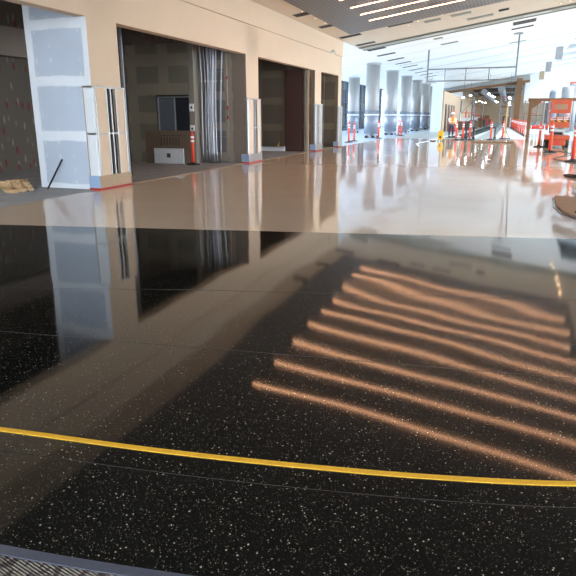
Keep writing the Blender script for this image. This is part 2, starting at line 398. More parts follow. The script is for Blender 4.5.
# ------------------------------------------------------------------ stainless guards round the foot of each pier
def guard(y0, y1, ztop, zb, label, full=True):
    t = thing('pier_guard', (WX, y0, 0), label, 'guard', 'steel guards on the wall piers')
    L = y1-y0; p = .07
    # camera-side corner
    MB().box(-.16 if y0 < 12 else -.02, p, -p, 0, zb, ztop).build('corner_plate', 'pale_board' if y0 < 12 else 'steel', t, bevel=.01)
    if full:
        MB().box(0, p, 0, L*.36, zb, ztop-.02).build('side_panel', 'tan', t)
        MB().box(0, p, L*.68, L, zb, ztop-.02).build('side_panel', 'tan', t)
        MB().box(0, .012, L*.36, L*.68, zb, ztop-.02).build('back_panel', 'black', t)
    else:
        MB().box(0, p, 0, L*.3, zb, ztop-.02).build('side_panel', 'steel', t)
        MB().box(0, p, L*.55, L, zb, ztop-.02).build('side_panel', 'steel', t)
        MB().box(0, .012, L*.3, L*.55, zb, ztop-.02).build('back_panel', 'black', t)
    if y0 < 12: MB().box(-.175, -.16, -p-.006, 0, zb, ztop).build('edge_rail', 'kraft', t)
    for f in (0.0, .36, .5, .68, .97):
        MB().box(p-.02, p+.02, L*f-.012, L*f+.02, zb, ztop).build('edge_rail', 'steel', t, bevel=.004)
    for z in (ztop-.03, (ztop+zb)/2-.06):
        MB().box(-.17 if y0 < 12 else -.03, p+.015, -p-.015, L+.01, z, z+.035).build('cross_band', 'steel', t)
    MB().box(-.18, p+.03, -p-.03, L+.02, .045, zb).build('base_wrap', 'kraft' if y0 < 12 else 'steel', t)
    MB().box(-.18, -.0+p+.032, -p-.034, -p-.029, .045, zb).build('film_patch', 'blue_film', t)
    MB().box(-.185, p+.038, -p-.038, L+.025, 0.0, .045).build('tape_edge', 'red_tape', t)
    return t
guard(11.07, 12.12, 2.15, .30, 'largest steel and tan guard, on the nearest pier beside the pale blue-lit drywall')
guard(19.22, 20.28, 2.11, .30, 'steel guard on the second pier, between the two big store openings')
guard(26.9, 27.88, 2.08, .30, 'steel guard on the third pier, right of the dark brown door panel', False)
guard(30.9, 31.5, 2.02, .28, 'narrow steel guard on the far end corner of the tan wall', False)

# black bar leaning on the drywall
tag(MB().cyl((-9.39, 10.70, .012), (-9.22, 11.05, .63), .018).build('metal_bar', 'black'), 'short black bar leaning against the pale blue-lit drywall', 'bar')
# pile of scrap wood
for lay, cnt in ((0, 12), (1, 9), (2, 6), (3, 3)):
    for q in range(cnt):
        row = q % 3; c_ = q//3
        x = -9.72-.36*c_-.12*lay-random.random()*.03; y = 10.0+.32*c_+row*.24+.06*lay
        z = .026+.0525*lay; L = random.uniform(.28, .34); a = random.uniform(-.22, .22)
        o = tag(MB().beam((-L/2, 0, 0), (L/2, 0, 0), random.uniform(.07, .11), .05).build('wood_offcut', random.choice(['wood2', 'wood3', 'wood2'])),
                'short rough wood offcut in the low heap on the concrete at far left', 'wood', 'offcuts in the scrap wood heap')
        o.location = (x, y, z); o.rotation_euler = (0, 0, a)

# ---- first store contents
Yb = 18.62
t = thing('window', (-10.7, Yb, 1.06), 'two-pane grey sliding window in the back wall of first store', 'window')
MB().box(-.64, .64, -.05, .0, -.05, 0).box(-.64, .64, -.05, 0, 1.12, 1.17).box(-.64, -.58, -.05, 0, 0, 1.12).box(.58, .64, -.05, 0, 0, 1.12).build('outer_frame', 'black', t)
MB().box(-.58, .06, -.03, -.01, 0, 1.12).build('sliding_pane', 'pane', t)
MB().box(.06, .58, -.02, -.01, 0, 1.12).build('fixed_pane', 'pane_dark', t)
MB().box(-.6, .6, -.06, -.03, 1.08, 1.12).box(.03, .07, -.06, -.03, 0, 1.1).box(-.6, -.56, -.06, -.03, 0, 1.1).build('inner_frame', 'galv', t)
cb = thing('cardboard_sheet', (-10.76, 18.36, 0), 'wide brown cardboard sheet standing below the window in first store', 'cardboard', rz=.02)
MB().box(-.93, .93, -.05, .02, 0, 1.08).build('sheet', 'cardboard', cb)
mbx = MB()                                                   # dark printed marks, illegible in the photo
for k in range(7): mbx.box(-.34+k*.11, -.27+k*.11, -.056, -.05, .60+.02*(k % 2), .86)
mbx.box(-.36, .5, -.056, -.05, .90, .93); mbx.build('printed_marks', 'print', cb)
wp = thing('white_panel', (-10.74, 18.2, 0), 'white square-cornered panel with small dark square leaning on the cardboard', 'panel')
MB().box(-.56, .56, -.03, .03, .0, .5).build('board', 'white', wp, bevel=.006)
MB().box(-.07, .07, -.036, -.03, .2, .34).build('socket_plate', 'darkgrey', wp)
for z, w in ((1.82, 'upper'), (1.14, 'lower')):
    e = thing('electrical_box', (-9.96, 18.5, z), '%s white electrical box on the grey wall end beside the window' % w, 'electrical box')
    MB().box(-.08, .08, -.04, 0, -.12, .12).build('plate', 'white', e, bevel=.005); MB().cyl((0, -.042, 0), (0, -.05, 0), .035).build('knockout', 'black', e)
for k in range(9):                                           # conduits hanging in front of the pier side
    xt = [-9.78, -9.70, -9.60, -9.53, -9.46, -9.39, -9.31, -9.24, -9.05][k]; xb = [-9.72, -9.64, -9.54, -9.50, -9.455, -9.41, -9.36, -9.31, -9.22][k]
    y = 18.80+.11*(k % 3); pts = []
    for j in range(13):
        u = j/12; pts.append((xt+(xb-xt)*u+.025*math.sin(u*5+k*.3), y+.02*math.sin(u*4), 3.95-3.93*u))
    g = thing('metal_conduit', (0, 0, 0), 'thin grey metal conduit hanging in the bundle inside the first store opening', 'conduit', 'conduits beside the second pier')
    MB().tube(pts, .022 if k % 3 else .03, 8).build('pipe', 'galv', g, smooth=True)
    MB().cyl(pts[4], Vector(pts[4])+Vector((0, 0, .05)), .033).build('coupling', 'steel', g)
for z in (2.95, 2.05, .85):
    tag(MB().box(-9.7, -9.05, 19.06, 19.1, z, z+.03).build('conduit_rail', 'dull_galv'), 'grey horizontal rail crossing behind the hanging metal conduits', 'rail', 'rails behind the conduits')
rp = thing('sprinkler_pipe', (-8.95, 19.12, 0), 'thin upright pipe with red fittings beside the hanging conduits', 'pipe')
MB().cyl((0, 0, 0), (0, 0, 3.5), .022).build('pipe', 'kraft', rp, smooth=True)
for z in (2.72, 1.78, 1.45): MB().cyl((0, 0, z), (0, 0, z+.09), .034).build('red_fitting', 'red_tape', rp)
MB().tube([(0, 0, 1.5), (.03, -.06, 1.55), (.03, -.06, 1.76), (0, 0, 1.8)], .014).build('red_loop', 'red_tape', rp)

# ---- second and third store contents
bd = thing('door_panel', (-9.2, 26.66, 0), 'tall dark brown panel with a bright steel edge in second store', 'panel')
MB().box(-.42, .42, -.05, .05, 0, 3.52).build('panel', 'brown', bd); MB().box(.52, .58, -.07, .0, 0, 3.5).build('steel_edge', 'steel', bd)
MB().box(.6, .7, -.03, .05, 0, 3.5).build('jamb', 'kraft', bd)
lw = thing('low_ledge', (-10.3, 26.45, 0), 'long low pale ledge on the floor of the second store', 'ledge')
MB().box(-1.1, .72, -.08, .08, 0, .17).build('curb', 'pale_board', lw); MB().box(-1.1, .72, -.1, .1, .17, .21).build('cap', 'galv', lw)
tag(MB().cyl((-9.9, 26.45, .215), (-9.84, 26.45, .34), .04, .02).cyl((-9.84, 26.45, .34), (-9.84, 26.45, .42), .012).build('amber_bottle', 'stripe'), 'small amber bottle standing on the pale ledge in second store', 'bottle')
hk = thing('wall_hook', (-8.42, 20.34, 1.9), 'short white bracket sticking out beside the second pier guard', 'bracket')
MB().box(-.02, .02, -.03, .35, -.01, .02).build('arm', 'white', hk); MB().box(-.02, .02, .1, .14, -.95, -.01).build('upright', 'white', hk)
bg = MB(); bg.lathe([(.05, 0), (.2, .02), (.24, .1), (.18, .2), (.08, .26), (.02, .28)], (-8.62, 28.35, 0), 14)
tag(bg.build('rubbish_bag', 'rubber', smooth=True), 'small black bag lying on the floor in the third store doorway', 'bag')
for y in (22.5, 24.4):
    pass
el = thing('emergency_light', (WX+.04, 29.4, 4.46), 'small twin-head white emergency light high on the tan wall end', 'lamp')
MB().box(0, .06, -.12, .12, -.06, .04).build('housing', 'white', el, bevel=.01)
for s in (-.12, .12): MB().cyl((.06, s, .05), (.16, s*1.1, .02), .045, .06).build('lamp_head', 'light_band', el)

# ------------------------------------------------------------------ ceiling
def slab(name, x0, x1, y0, y1, m, off=0, th=.12):
    mb = MB(); v = []
    for z in (off, off+th):
        for x, y in ((x0, y0), (x1, y0), (x1, y1), (x0, y1)): v.append(mb.bm.verts.new((x, y, cz(x)+z)))
    for f in ((3, 2, 1, 0), (4, 5, 6, 7), (0, 1, 5, 4), (1, 2, 6, 5), (2, 3, 7, 6), (3, 0, 4, 7)): mb.bm.faces.new([v[i] for i in f])
    return mb.build(name, m)
struct(slab('ceiling', WX, 6.6, -8, 35.4, 'beige_ceiling'))
struct(slab('ceiling', WX, 4.0, 35.4, 90, 'white_ceiling'))
struct(slab('ceiling', 4.0, 6.6, 35.4, 41, 'white_ceiling'))
struct(slab('window_7_glass', 4.0, 6.6, 41, 90, 'glass', .04, .02))  # skylight added to wash out the right ceiling and flood that side
for k in range(8): struct(slab('window_7', 4.0, 6.6, 41+k*7, 41.15+k*7, 'white', -.1, .2))  # bars of the added skylight
struct(MB().box(-17.3, WX, 31.5, 90, 5.17, 5.3).build('ceiling', 'white_ceiling'))
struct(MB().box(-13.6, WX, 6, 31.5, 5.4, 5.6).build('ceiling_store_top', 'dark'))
tag(slab('ceiling_panel', -7.33, 3.3, -4, 29.2, 'ceiling_metal', -.14, .12), 'large dark grey ribbed metal panel hung under the beige ceiling', 'ceiling panel')
for k in range(9):
    y = 26.8-1.62*k
    c = thing('ceiling_light', (0, y, 0), 'long thin warm light strip set across the grey metal ceiling panel', 'ceiling light', 'light strips in the metal ceiling panel')
    x1 = [3.0, 3.1, 3.0, 3.1, 3.0, 2.9, 3.1, 3.0, 3.0][k]
    m1 = slab('diffuser', -5.92, x1, -.042, .042, 'strip', -.155, .012); m1.parent = c
    m2 = slab('frame', -5.98, x1+.06, -.06, .06, 'dark_band', -.149, .01); m2.parent = c
# small downlights
dl = []
for (x, y, s) in [(-7.6, 22.9, 1), (-7.6, 24.6, 1), (-7.6, 26.0, 1), (-4.92, 30.8, 1), (-4.4, 30.2, 1), (-3.29, 29.9, 1)] + \
        [(3.12, yy, 2) for yy in (31.0, 32.5, 34.1, 36.6, 38.2)] + [(2.2, 33.8, 1), (1.8, 33.8, 1)]:
    g = 'downlights at the right of the ceiling' if s == 2 else 'downlights in the beige ceiling'
    lb = 'bright round warm downlight in the row right of the metal panel' if s == 2 else 'small round recessed downlight in the beige ceiling'
    d = thing('downlight', (x, y, cz(x)), lb, 'ceiling light', g)
    r = .08 if s == 2 else .032
    d.rotation_euler = (0, -SA, 0)
    MB().cyl((0, 0, -.02), (0, 0, .0), r*1.3).build('ring', 'white', d); MB().cyl((0, 0, -.026), (0, 0, -.021), r).build('lens', 'lamp' if s == 2 else 'small_lamp', d)
# air slots
def slot(x0, x1, y, w=.5, m='black', label='black air slot in the pale ceiling', group='air slots in the ceiling'):
    t = thing('air_slot', (0, y, 0), label, 'air vent', group)
    o = slab('slot', x0, x1, -w/2, w/2, m, -.022, .015); o.parent = t
    f = slab('rim', x0-.03, x1+.03, -w/2-.03, w/2+.03, 'light_band', -.014, .01); f.parent = t
A = 'short black air slot in the row along the left ceiling edge'; G = 'row of air slots above the tan wall'
for k, y in enumerate([30.4, 33.8, 36.7, 39.9, 43.4, 46.5, 49.8, 53.1, 56.4, 59.7, 63, 66.5, 70]):
    slot(-8.12 if k < 3 else -8.2, -7.1, y, .55 if k < 5 else .45, 'black', A, G)
for (x0, x1, y, m) in [(-5.75, -4.6, 30.0, 'black'), (-4.2, -3.45, 31.0, 'dark_band'), (-3.0, -2.1, 30.9, 'dark_band'), (-2.4, -1.2, 32.9, 'dark_band'), (-.95, -.5, 32.2, 'black'), (-.3, .85, 37.4, 'black'), (-.3, .85, 38.05, 'black'), (-.38, .8, 39.9, 'black'), (-.5, .55, 47, 'dark_band'),
                       (-4.48, -4.0, 37.4, 'dark_band'), (-4.4, -3.4, 40.5, 'dark_band')]:
    slot(x0, x1, y, .55, m, 'single air slot in the middle of the pale ceiling', 'loose air slots in mid ceiling')
COL.objects[-3]
band = thing('linear_diffuser', (0, 35.4, 0), 'long grey-green slotted air diffuser crossing the whole ceiling', 'air vent')
for o in (slab('frame', -8.2, 6.5, -.75, .75, 'dark_band', -.05, .03), slab('slat', -8.2, 6.5, -.66, -.58, 'black', -.06, .02), slab('slat', -8.2, 6.5, .4, .5, 'black', -.06, .02), slab('slat', -8.2, 6.5, -.28, -.2, 'light_band', -.06, .02), slab('slat', -8.2, 6.5, -.04, .04, 'light_band', -.06, .02), slab('slat', -8.2, 6.5, .2, .28, 'light_band', -.06, .02),
          slab('insert', -4.9, -3.2, -.2, -.06, 'white', -.07, .02), slab('insert', .2, 1.5, -.2, -.06, 'white', -.07, .02)):
    o.parent = band
# thin joints across the white ceiling
for y in (48, 54.0, 60.0, 68.0, 78.0):
    struct(slab('trim_%d' % n, -8.2, 3.95, y-.06, y+.06, 'duct', -.015, .01)); n += 1

# hanging pipe frame
fr = thing('pipe_trapeze', (0, 42, 0), 'thin grey rectangular pipe frame hung on two rods from white ceiling', 'pipe frame')
for x in (-5.3, .1): MB().cyl((x, 0, 3.68), (x, 0, cz(x)), .05).build('drop_rod', 'frame_grey', fr)
for z, x in ((4.45, 'rail'), (3.72, 'rail')): MB().cyl((-5.3, 0, z), (.1, 0, z+.03), .04).build('rail', 'frame_grey', fr)
for x in (-4.2, -2.9, -1.5): MB().cyl((x, 0, 3.72), (x, 0, 4.47), .03).build('spacer', 'frame_grey', fr)
MB().box(-5.4, -4.7, -.1, .1, 3.6, 3.7).build('tray', 'galv', fr)
MB().box(-.25, .3, -.1, .1, 6.35, 6.45).build('ceiling_plate', 'duct', fr)

# ------------------------------------------------------------------ columns
def column(x, y, zt, r=.50, label='', group='grey round columns in a row'):
    t = thing('column', (x, y, 0), label, 'column', group)
    MB().lathe([(r, .28), (r, zt)], n=40).build('shaft', 'column', t, smooth=True)
    MB().lathe([(r+.015, .3), (r+.015, 1.95)], n=40).build('protective_wrap', 'film', t, smooth=True)
    MB().lathe([(r+.03, 1.60), (r+.03, 1.68)], n=40).build('pale_band', 'pale_board', t, smooth=True)
    MB().lathe([(r+.01, zt-.14), (r+.04, zt-.1), (r+.04, zt)], n=40).build('collar', 'duct', t, smooth=True)
    for k in range(5):
        a = k*math.pi*.4+.3; MB().box(-.1, .1, -.1, .1, 0, .17).build('foot_block', 'black', t).location = (math.cos(a)*r*.8, math.sin(a)*r*.8, 0)
    MB().lathe([(r-.08, 0), (r-.08, .29)], n=24).build('core', 'film', t)
    return t
names = ['largest and nearest', 'second nearest', 'third nearest', 'fourth nearest', 'fifth nearest', 'farthest']
for k, y in enumerate([44.9, 52.6, 60.2, 67.3, 74.6, 81.6]):
    column(-9.5, y, 5.17, label='%s grey column of the row beyond the tan wall' % names[k])
column(-13.95, 57.6, 5.0, .52, 'grey column standing alone by the left windows, behind the row', 'grey columns by the left windows')
for k, (x, y, zt) in enumerate([(6.1, 40, 7.3), (6.1, 58, 7.3)]): pass

# ------------------------------------------------------------------ facades
def facade(name, x, y0, y1, z0, z1, step, rows, flip=1):
    mb = MB()
    y = y0
    while y <= y1+.01: mb.box(x-.09, x+.09, y-.09, y+.09, z0, z1); y += step
    for z in rows: mb.box(x-.05, x+.05, y0, y1, z-.05, z+.05)
    struct(mb.build(name, 'mullion'))
    struct(MB().box(x-.008, x+.008, y0, y1, z0, z1).build(name+'_glass', 'glass'))
facade('window_1', -17.2, 31.5, 88, 0, 5.17, 2.4, (.1, 1.9, 3.0, 5.12))
struct(MB().box(7.85, 8.0, -8, 14, 0, 7.75).box(7.85, 8.0, 14, 38, 4.6, 7.75).build('wall_right', 'tan'))
facade('window_8', 7.9, 14, 38, 0, 4.6, 4.0, (.1, 2.6, 4.5))
facade('window_2', 7.9, 38, 88, 0, 7.8, 4.0, (.1, 2.6, 5.2, 7.6))
struct(MB().box(6.6, 8.0, -8, 90, 7.55, 7.75).build('ceiling_edge', 'white'))
mb = MB()
for k in range(8): mb.box(WX+k*2.3, WX+k*2.3+.1, -8.1, -8, 0, 7)
mb.box(WX, 8, -8.1, -8, 2.6, 2.7).box(WX, 8, -8.1, -8, 0, .1)
struct(mb.build('window_3', 'mullion')); struct(MB().box(WX, 8, -8.06, -8.04, 0, 5.1).build('window_3_glass', 'glass'))
struct(MB().box(-17.2, -13.6, 31.42, 31.5, 0, 3.7).build('window_4_glass', 'glass'))
# ceiling fins at the right
for k, y in enumerate([56.5, 71.5, 86]):
    x = 3.3; tag(MB().box(x-.28, x+.28, y-.06, y+.06, cz(x)-1.0, cz(x)).build('ceiling_baffle', ['column', 'column', 'kraft'][k], bevel=.01),
                 'grey panel hanging below the bright right part of ceiling' if k < 2 else 'tan panel hanging near the far end of ceiling', 'hanging panel', 'panels hanging in a line at right' if k < 2 else None)

# ------------------------------------------------------------------ traffic delineators
def delineator_proto(h=1.22):
    t = thing('delineator_post', (0, 0, 0), '', 'delineator post')
    MB().lathe([(.26, 0), (.26, .035), (.12, .06), (.07, .09)], n=8).build('base', 'rubber', t)
    MB().lathe([(.062, .05), (.055, h*.9), (.03, h*.93), (.03, h*.96), (.06, h*.98), (.05, h)], n=14).build('tube', 'orange', t, smooth=True)
    for z in (h*.68, h*.79): MB().lathe([(.0645, z), (.0640, z+.075)], n=14).build('reflective_band', 'reflect', t, smooth=True)
    return t
pr = delineator_proto()
first = True
def delin(x, y, label, group=None, s=1.0):
    global first
    if first: o = pr; o.location = (x, y, 0); first = False
    else: o = copytree(pr, (x, y, 0))
    o['label'] = label
    if group: o['group'] = group
    elif 'group' in o.keys(): del o['group']
    o.scale = (s, s, s)
    return o
delin(-9.10, 36.6, 'orange delineator post just beyond the far corner of tan wall', s=1.02)
delin(-9.25, 38.6, 'thinner looking orange delineator post between wall corner and largest column', s=.95)
delin(-8.72, 43.8, 'orange delineator post between the two nearest row columns')
delin(-8.55, 51.2, 'red-orange delineator post right of the second nearest row column')
delin(-8.15, 50.2, 'wide orange delineator post doubled up beside the second column')
delin(-9.72, 17.98, 'orange delineator post with white bands inside the first store', s=.88)
delin(-3.28, 42.9, 'orange delineator post right beside the worker')
delin(-2.88, 43.3, 'left one of two orange posts with a black bin between them')
delin(-2.45, 43.7, 'orange delineator post beside dark bins, right of the bin pair')
delin(-1.1, 44.0, 'orange delineator post at the mouth of the white floor lane')
delin(-.35, 45.3, 'orange delineator post standing beside upright timber post')
delin(1.55, 34.5, 'orange delineator post left of the orange scissor lift')
delin(1.79, 29.4, 'orange delineator post standing in front of the scissor lift', s=1.1)
delin(2.22, 23.7, 'nearest orange delineator post, cut by right edge of picture', s=1.05)
for k in range(11):
    f = k/10; y = 51+38*f**1.3; x = 1.38+(.28-1.38)*f**.9
    delin(x, y, 'orange delineator post in the long row behind the timber portal', 'delineator row beside the white floor')
# flexible dark bins near the posts
for k, (x, y, m) in enumerate([(-2.72, 44.0, 'rubber'), (-2.25, 44.4, 'rubber'), (-.86, 44.7, 'darkgrey')]):
    t = thing('waste_bin', (x, y, 0), ['small black bin between the left pair of orange posts', 'small black bin right of the third orange post', 'dark grey bin beside post at the white lane'][k], 'bin')
    MB().lathe([(.10, 0), (.10, .15), (.06, .2), (.07, .75)], n=14).build('body', m, t, smooth=True); MB().lathe([(.08, .75), (.08, .8), (.04, .85)], n=14).build('lid', m, t)

# ------------------------------------------------------------------ timber portal and post
pt = thing('timber_portal', (1.1, 40, 0), 'raw timber portal frame standing around the orange scissor lift', 'timber frame')
MB().box(-.09, .09, -.08, .08, 0, 2.38).build('post', 'wood', pt, bevel=.01)
MB().box(2.9, 3.08, -.08, .08, 0, 2.38).build('post', 'wood', pt, bevel=.01)
MB().box(-.16, 3.2, -.09, .09, 2.38, 2.56).build('lintel', 'wood', pt, bevel=.01)
g_ = MB(); lo = [g_.bm.verts.new(p) for p in ((.09, -.05, 2.38), (.6, -.05, 2.38), (.09, -.05, 1.95))]; hi = [g_.bm.verts.new((v.co.x, .05, v.co.z)) for v in lo]
g_.bm.faces.new(lo); g_.bm.faces.new(hi[::-1])
for i in range(3): g_.bm.faces.new((lo[i], hi[i], hi[(i+1) % 3], lo[(i+1) % 3]))
g_.build('gusset', 'wood', pt)
wpst = thing('timber_post', (-.2, 45.9, 0), 'slim upright timber post braced on a brown base', 'timber post')
MB().box(-.05, .05, -.05, .05, 0, 2.4).build('post', 'wood2', wpst)
MB().prism([(-.35, -.3), (.35, -.3), (.35, .3), (-.35, .3)], 0, .06).build('base', 'cardboard', wpst)
MB().beam((-.3, 0, .05), (0, 0, .6), .05, .04).beam((.3, 0, .05), (0, 0, .6), .05, .04).build('brace', 'cardboard', wpst)
tag(MB().box(-2.1, .35, 39.0, 39.35, 0, .07).build('floor_plank', 'wood'), 'long timber plank lying flat at end of the beige floor', 'plank')

# ------------------------------------------------------------------ scissor lift
L = thing('scissor_lift', (2.33, 34.2, 0), 'orange scissor lift parked under the timber portal', 'scissor lift')
for x in (-.46, .46):
    for y in (-.45, .75):
        w_ = MB().cyl((x-.09, y, .2), (x+.09, y, .2), .2, n=20).build('wheel', 'rubber', L, smooth=True, bevel=.02)
        h = MB().cyl((x-.1, y, .2), (x+.1, y, .2), .08, n=12).build('hub', 'duct', w_)
MB().box(-.38, .38, -.75, 1.05, .12, .42).box(-.55, .55, -.78, 1.08, .40, .62).box(-.36, .36, -.82, -.75, .14, .40).build('chassis', 'machine', L, bevel=.02)
MB().box(-.1, .1, -.84, -.82, .16, .38).build('step_recess', 'red', L)
sc = MB()
for k in range(3):
    z = .62+.16*k
    for x in (-.24, .24):
        sc.beam((x, -.6, z), (x, .85, z+.16), .05, .06).beam((x+.05, -.6, z+.16), (x+.05, .85, z), .05, .06)
sc.build('scissor_arms', 'duct', L)
MB().box(-.3, .3, -.68, -.55, .66, .94).build('motor_box', 'duct', L, bevel=.02)
MB().cyl((-.2, -.7, .72), (.2, -.7, .72), .06).build('cylinder', 'black', L)
MB().box(-.46, .46, -.8, 1.05, 1.08, 1.16).build('platform', 'machine', L)
MB().box(-.46, .46, -.84, -.80, 1.0, 1.36).build('toe_board', 'machine', L)
MB().box(-.44, .44, -.846, -.84, 1.27, 1.35).build('hazard_tape', 'hazard', L)
rl = MB()
for x in (-.44, -.15, .15, .44):
    rl.cyl((x, -.78, 1.16), (x, -.78, 2.3), .02)
for x in (-.44, .44):
    rl.cyl((x, 1.0, 1.16), (x, 1.0, 2.3), .02).cyl((x, -.78, 2.28), (x, 1.0, 2.28), .02).cyl((x, -.78, 1.8), (x, 1.0, 1.8), .02)
rl.cyl((-.44, -.78, 2.28), (.44, -.78, 2.28), .02).cyl((-.44, 1.0, 2.28), (.44, 1.0, 2.28), .02).cyl((-.44, -.78, 1.45), (.44, -.78, 1.45), .02)
rl.build('guard_rail', 'machine', L)
MB().box(-.44, .44, -.83, -.80, 1.68, 2.32).build('front_panel', 'machine', L)
MB().box(-.28, .28, -.836, -.83, 1.86, 2.1).build('faded_plate', 'ply', L)
MB().box(-.38, .38, -.6, -.2, 1.17, 1.5).build('tool_crate', 'white', L)
# cables and kraft sheet at the right
def curvepts(P, k=8):
    P = [Vector(p) for p in P]; out = []
    for i in range(len(P)-1):
        p0 = P[max(i-1, 0)]; p1 = P[i]; p2 = P[i+1]; p3 = P[min(i+2, len(P)-1)]
        for j in range(k):
            t = j/k; out.append(.5*((2*p1)+(p2-p0)*t+(2*p0-5*p1+4*p2-p3)*t*t+(3*p1-p0-3*p2+p3)*t**3))
    return out+[P[-1]]
tag(MB().tube(curvepts([(2.2, 30.5, .015), (2.6, 28, .015), (1.7, 25.0, .015), (2.3, 22.6, .015), (2.2, 20.5, .015), (3.2, 19.2, .015)]), .013).build('cable', 'rubber', smooth=True), 'thin dark cable curling over the floor before the lift', 'cable')
tag(MB().tube(curvepts([(3.1, 16.6, .03), (2.2, 17.4, .03), (1.55, 17.9, .03), (1.75, 17.2, .03), (2.8, 16.2, .03)]), .028).build('hose', 'rubber', smooth=True), 'dark hose loop lying on beige floor at the right edge', 'hose')
tag(MB().tube(curvepts([(2.0, 14.9, .02), (1.55, 14.4, .02), (1.42, 13.9, .02), (1.5, 13.3, .02), (1.9, 12.95, .02)]), .02).build('cable', 'galv', smooth=True), 'pale grey cable bend between the hose and the brown sheet', 'cable')
ks = thing('floor_mat', (1.0, 11.6, 0), 'brown kraft board with rounded grey edge lying on floor at right edge', 'mat')
MB().prism([(-.03, 1.3), (1.9, 1.1), (1.9, -1.5), (.12, -1.3), (-.02, -.85), (-.09, -.1)], .012, .05).build('board', 'ply', ks, bevel=.01)
MB().prism([(-.07, 1.32), (1.95, 1.15), (1.95, -1.55), (.1, -1.36), (-.07, -.88), (-.14, -.1)], 0, .012).build('grey_edge', 'film', ks)
tag(MB().tube(curvepts([(1.13, 10.62, .062), (1.4, 10.75, .062), (2.4, 10.7, .062)]), .012).build('cable', 'rubber', smooth=True), 'short dark cable lying across the brown kraft board', 'cable')

# ------------------------------------------------------------------ worker and mop bucket
def skin_body(name, joints, edges, m, parent=None, sub=1):
    me = bpy.data.meshes.new(name); me.from_pydata([j[0] for j in joints], edges, []); o = bpy.data.objects.new(name, me); COL.objects.link(o)
    me.materials.append(MT[m]); o.modifiers.new('skin', 'SKIN'); sv = me.skin_vertices[0].data
    for i, j in enumerate(joints):
        r = j[1]; sv[i].radius = r if isinstance(r, tuple) else (r, r)
    sv[0].use_root = True
    md = o.modifiers.new('sub', 'SUBSURF'); md.levels = sub; md.render_levels = sub+1
    o.modifiers['skin'].use_smooth_shade = True
    if parent: o.parent = parent
    return o
W = thing('person', (-4.15, 48.9, 0), 'worker in orange vest, white helmet and dark trousers pushing a mop by the yellow bucket', 'person', rz=.5)
bj = [((0, 0, .95), .15), ((0, -.02, 1.15), (.16, .12)), ((0, -.05, 1.38), (.19, .13)), ((0, -.07, 1.50), .06), ((0, -.1, 1.56), .055), ((0, -.11, 1.64), (.085, .1)), ((0, -.1, 1.72), (.07, .09)),
      ((-.21, -.05, 1.40), .07), ((-.27, -.2, 1.18), .052), ((-.22, -.42, 1.08), .035), ((-.21, -.50, 1.07), .032),
      ((.21, -.05, 1.40), .07), ((.28, -.16, 1.15), .052), ((.12, -.38, .98), .035), ((.08, -.46, .97), .032),
      ((-.10, 0, .88), .1), ((-.12, -.03, .5), .068), ((-.13, .03, .1), .045), ((-.14, -.13, .04), (.04, .035)),
      ((.10, 0, .88), .1), ((.13, -.05, .5), .068), ((.15, 0, .1), .045), ((.17, -.16, .04), (.04, .035))]
be = [(0, 1), (1, 2), (2, 3), (3, 4), (4, 5), (5, 6), (2, 7), (7, 8), (8, 9), (9, 10), (2, 11), (11, 12), (12, 13), (13, 14), (0, 15), (15, 16), (16, 17), (17, 18), (0, 19), (19, 20), (20, 21), (21, 22)]
skin_body('body', bj, be, 'skin', W)
skin_body('vest', [((0, -.0, .93), (.21, .17)), ((0, -.02, 1.15), (.22, .165)), ((0, -.05, 1.38), (.25, .17)), ((0, -.06, 1.46), (.12, .1)), ((-.2, -.05, 1.41), .085), ((.2, -.05, 1.41), .085)], [(0, 1), (1, 2), (2, 3), (2, 4), (2, 5)], 'hivis', W)
for s in (-1, 1):
    k = 7 if s < 0 else 11
    skin_body('sleeve', [(bj[k][0], .082), (bj[k+1][0], .066), (bj[k+2][0], .046)], [(0, 1), (1, 2)], 'white', W)
skin_body('trousers', [((0, 0, .93), (.17, .15)), ((-.10, 0, .86), .112), ((-.12, -.03, .5), .085), ((-.13, .03, .1), .07), ((.10, 0, .86), .112), ((.13, -.05, .5), .085), ((.15, 0, .1), .07)], [(0, 1), (1, 2), (2, 3), (0, 4), (4, 5), (5, 6)], 'navy', W)
for s in (-.11, .11): MB().box(s-.012, s+.012, -.222, -.2, 1.0, 1.4).build('reflective_strip', 'lime', W)
MB().lathe([(.2, 1.1), (.203, 1.16)], (0, -.02, 0), 20).build('reflective_belt', 'lime', W, smooth=True)
MB().lathe([(.17, 1.69), (.165, 1.705), (.125, 1.71), (.122, 1.76), (.10, 1.81), (.05, 1.84), (.01, 1.845)], (0, -.11, 0), 20).build('helmet', 'helmet', W, smooth=True)
for s in (-.135, .16): MB().box(s-.05, s+.05, -.2, .1, 0, .1).build('boot', 'rubber', W, bevel=.03)
for s, hx, hy, hz_ in ((-1, -.21, -.54, 1.06), (1, .07, -.5, .96)):       # fingers closed round the mop handle
    hb = [((hx, hy+.03, hz_), .035), ((hx, hy-.03, hz_), .03)]; he = [(0, 1)]
    for k in range(4):
        z = hz_+.03-.02*k; i = len(hb); hb += [((hx-.02*s, hy-.05, z), .01), ((hx-.045*s, hy-.055, z), .009), ((hx-.05*s, hy-.03, z), .008)]; he += [(1, i), (i, i+1), (i+1, i+2)]
    i = len(hb); hb += [((hx-.035*s, hy+.0, hz_+.03), .011), ((hx-.05*s, hy-.04, hz_+.035), .009)]; he += [(0, i), (i, i+1)]
    skin_body('hand', hb, he, 'skin', W)
mp = thing('mop', (-4.15, 48.9, 0), 'white-headed mop held by the worker in the orange vest', 'mop', rz=.5)
MB().cyl((-.27, -.60, 1.2), (.22, -.95, .1), .014).cyl((-.27, -.6, 1.2), (-.3, -.58, 1.27), .016).build('handle', 'wood2', mp, smooth=True)
MB().lathe([(.17, 0), (.16, .05), (.05, .12), (.02, .16)], (.22, -.95, 0), 12).build('mop_head', 'white', mp)
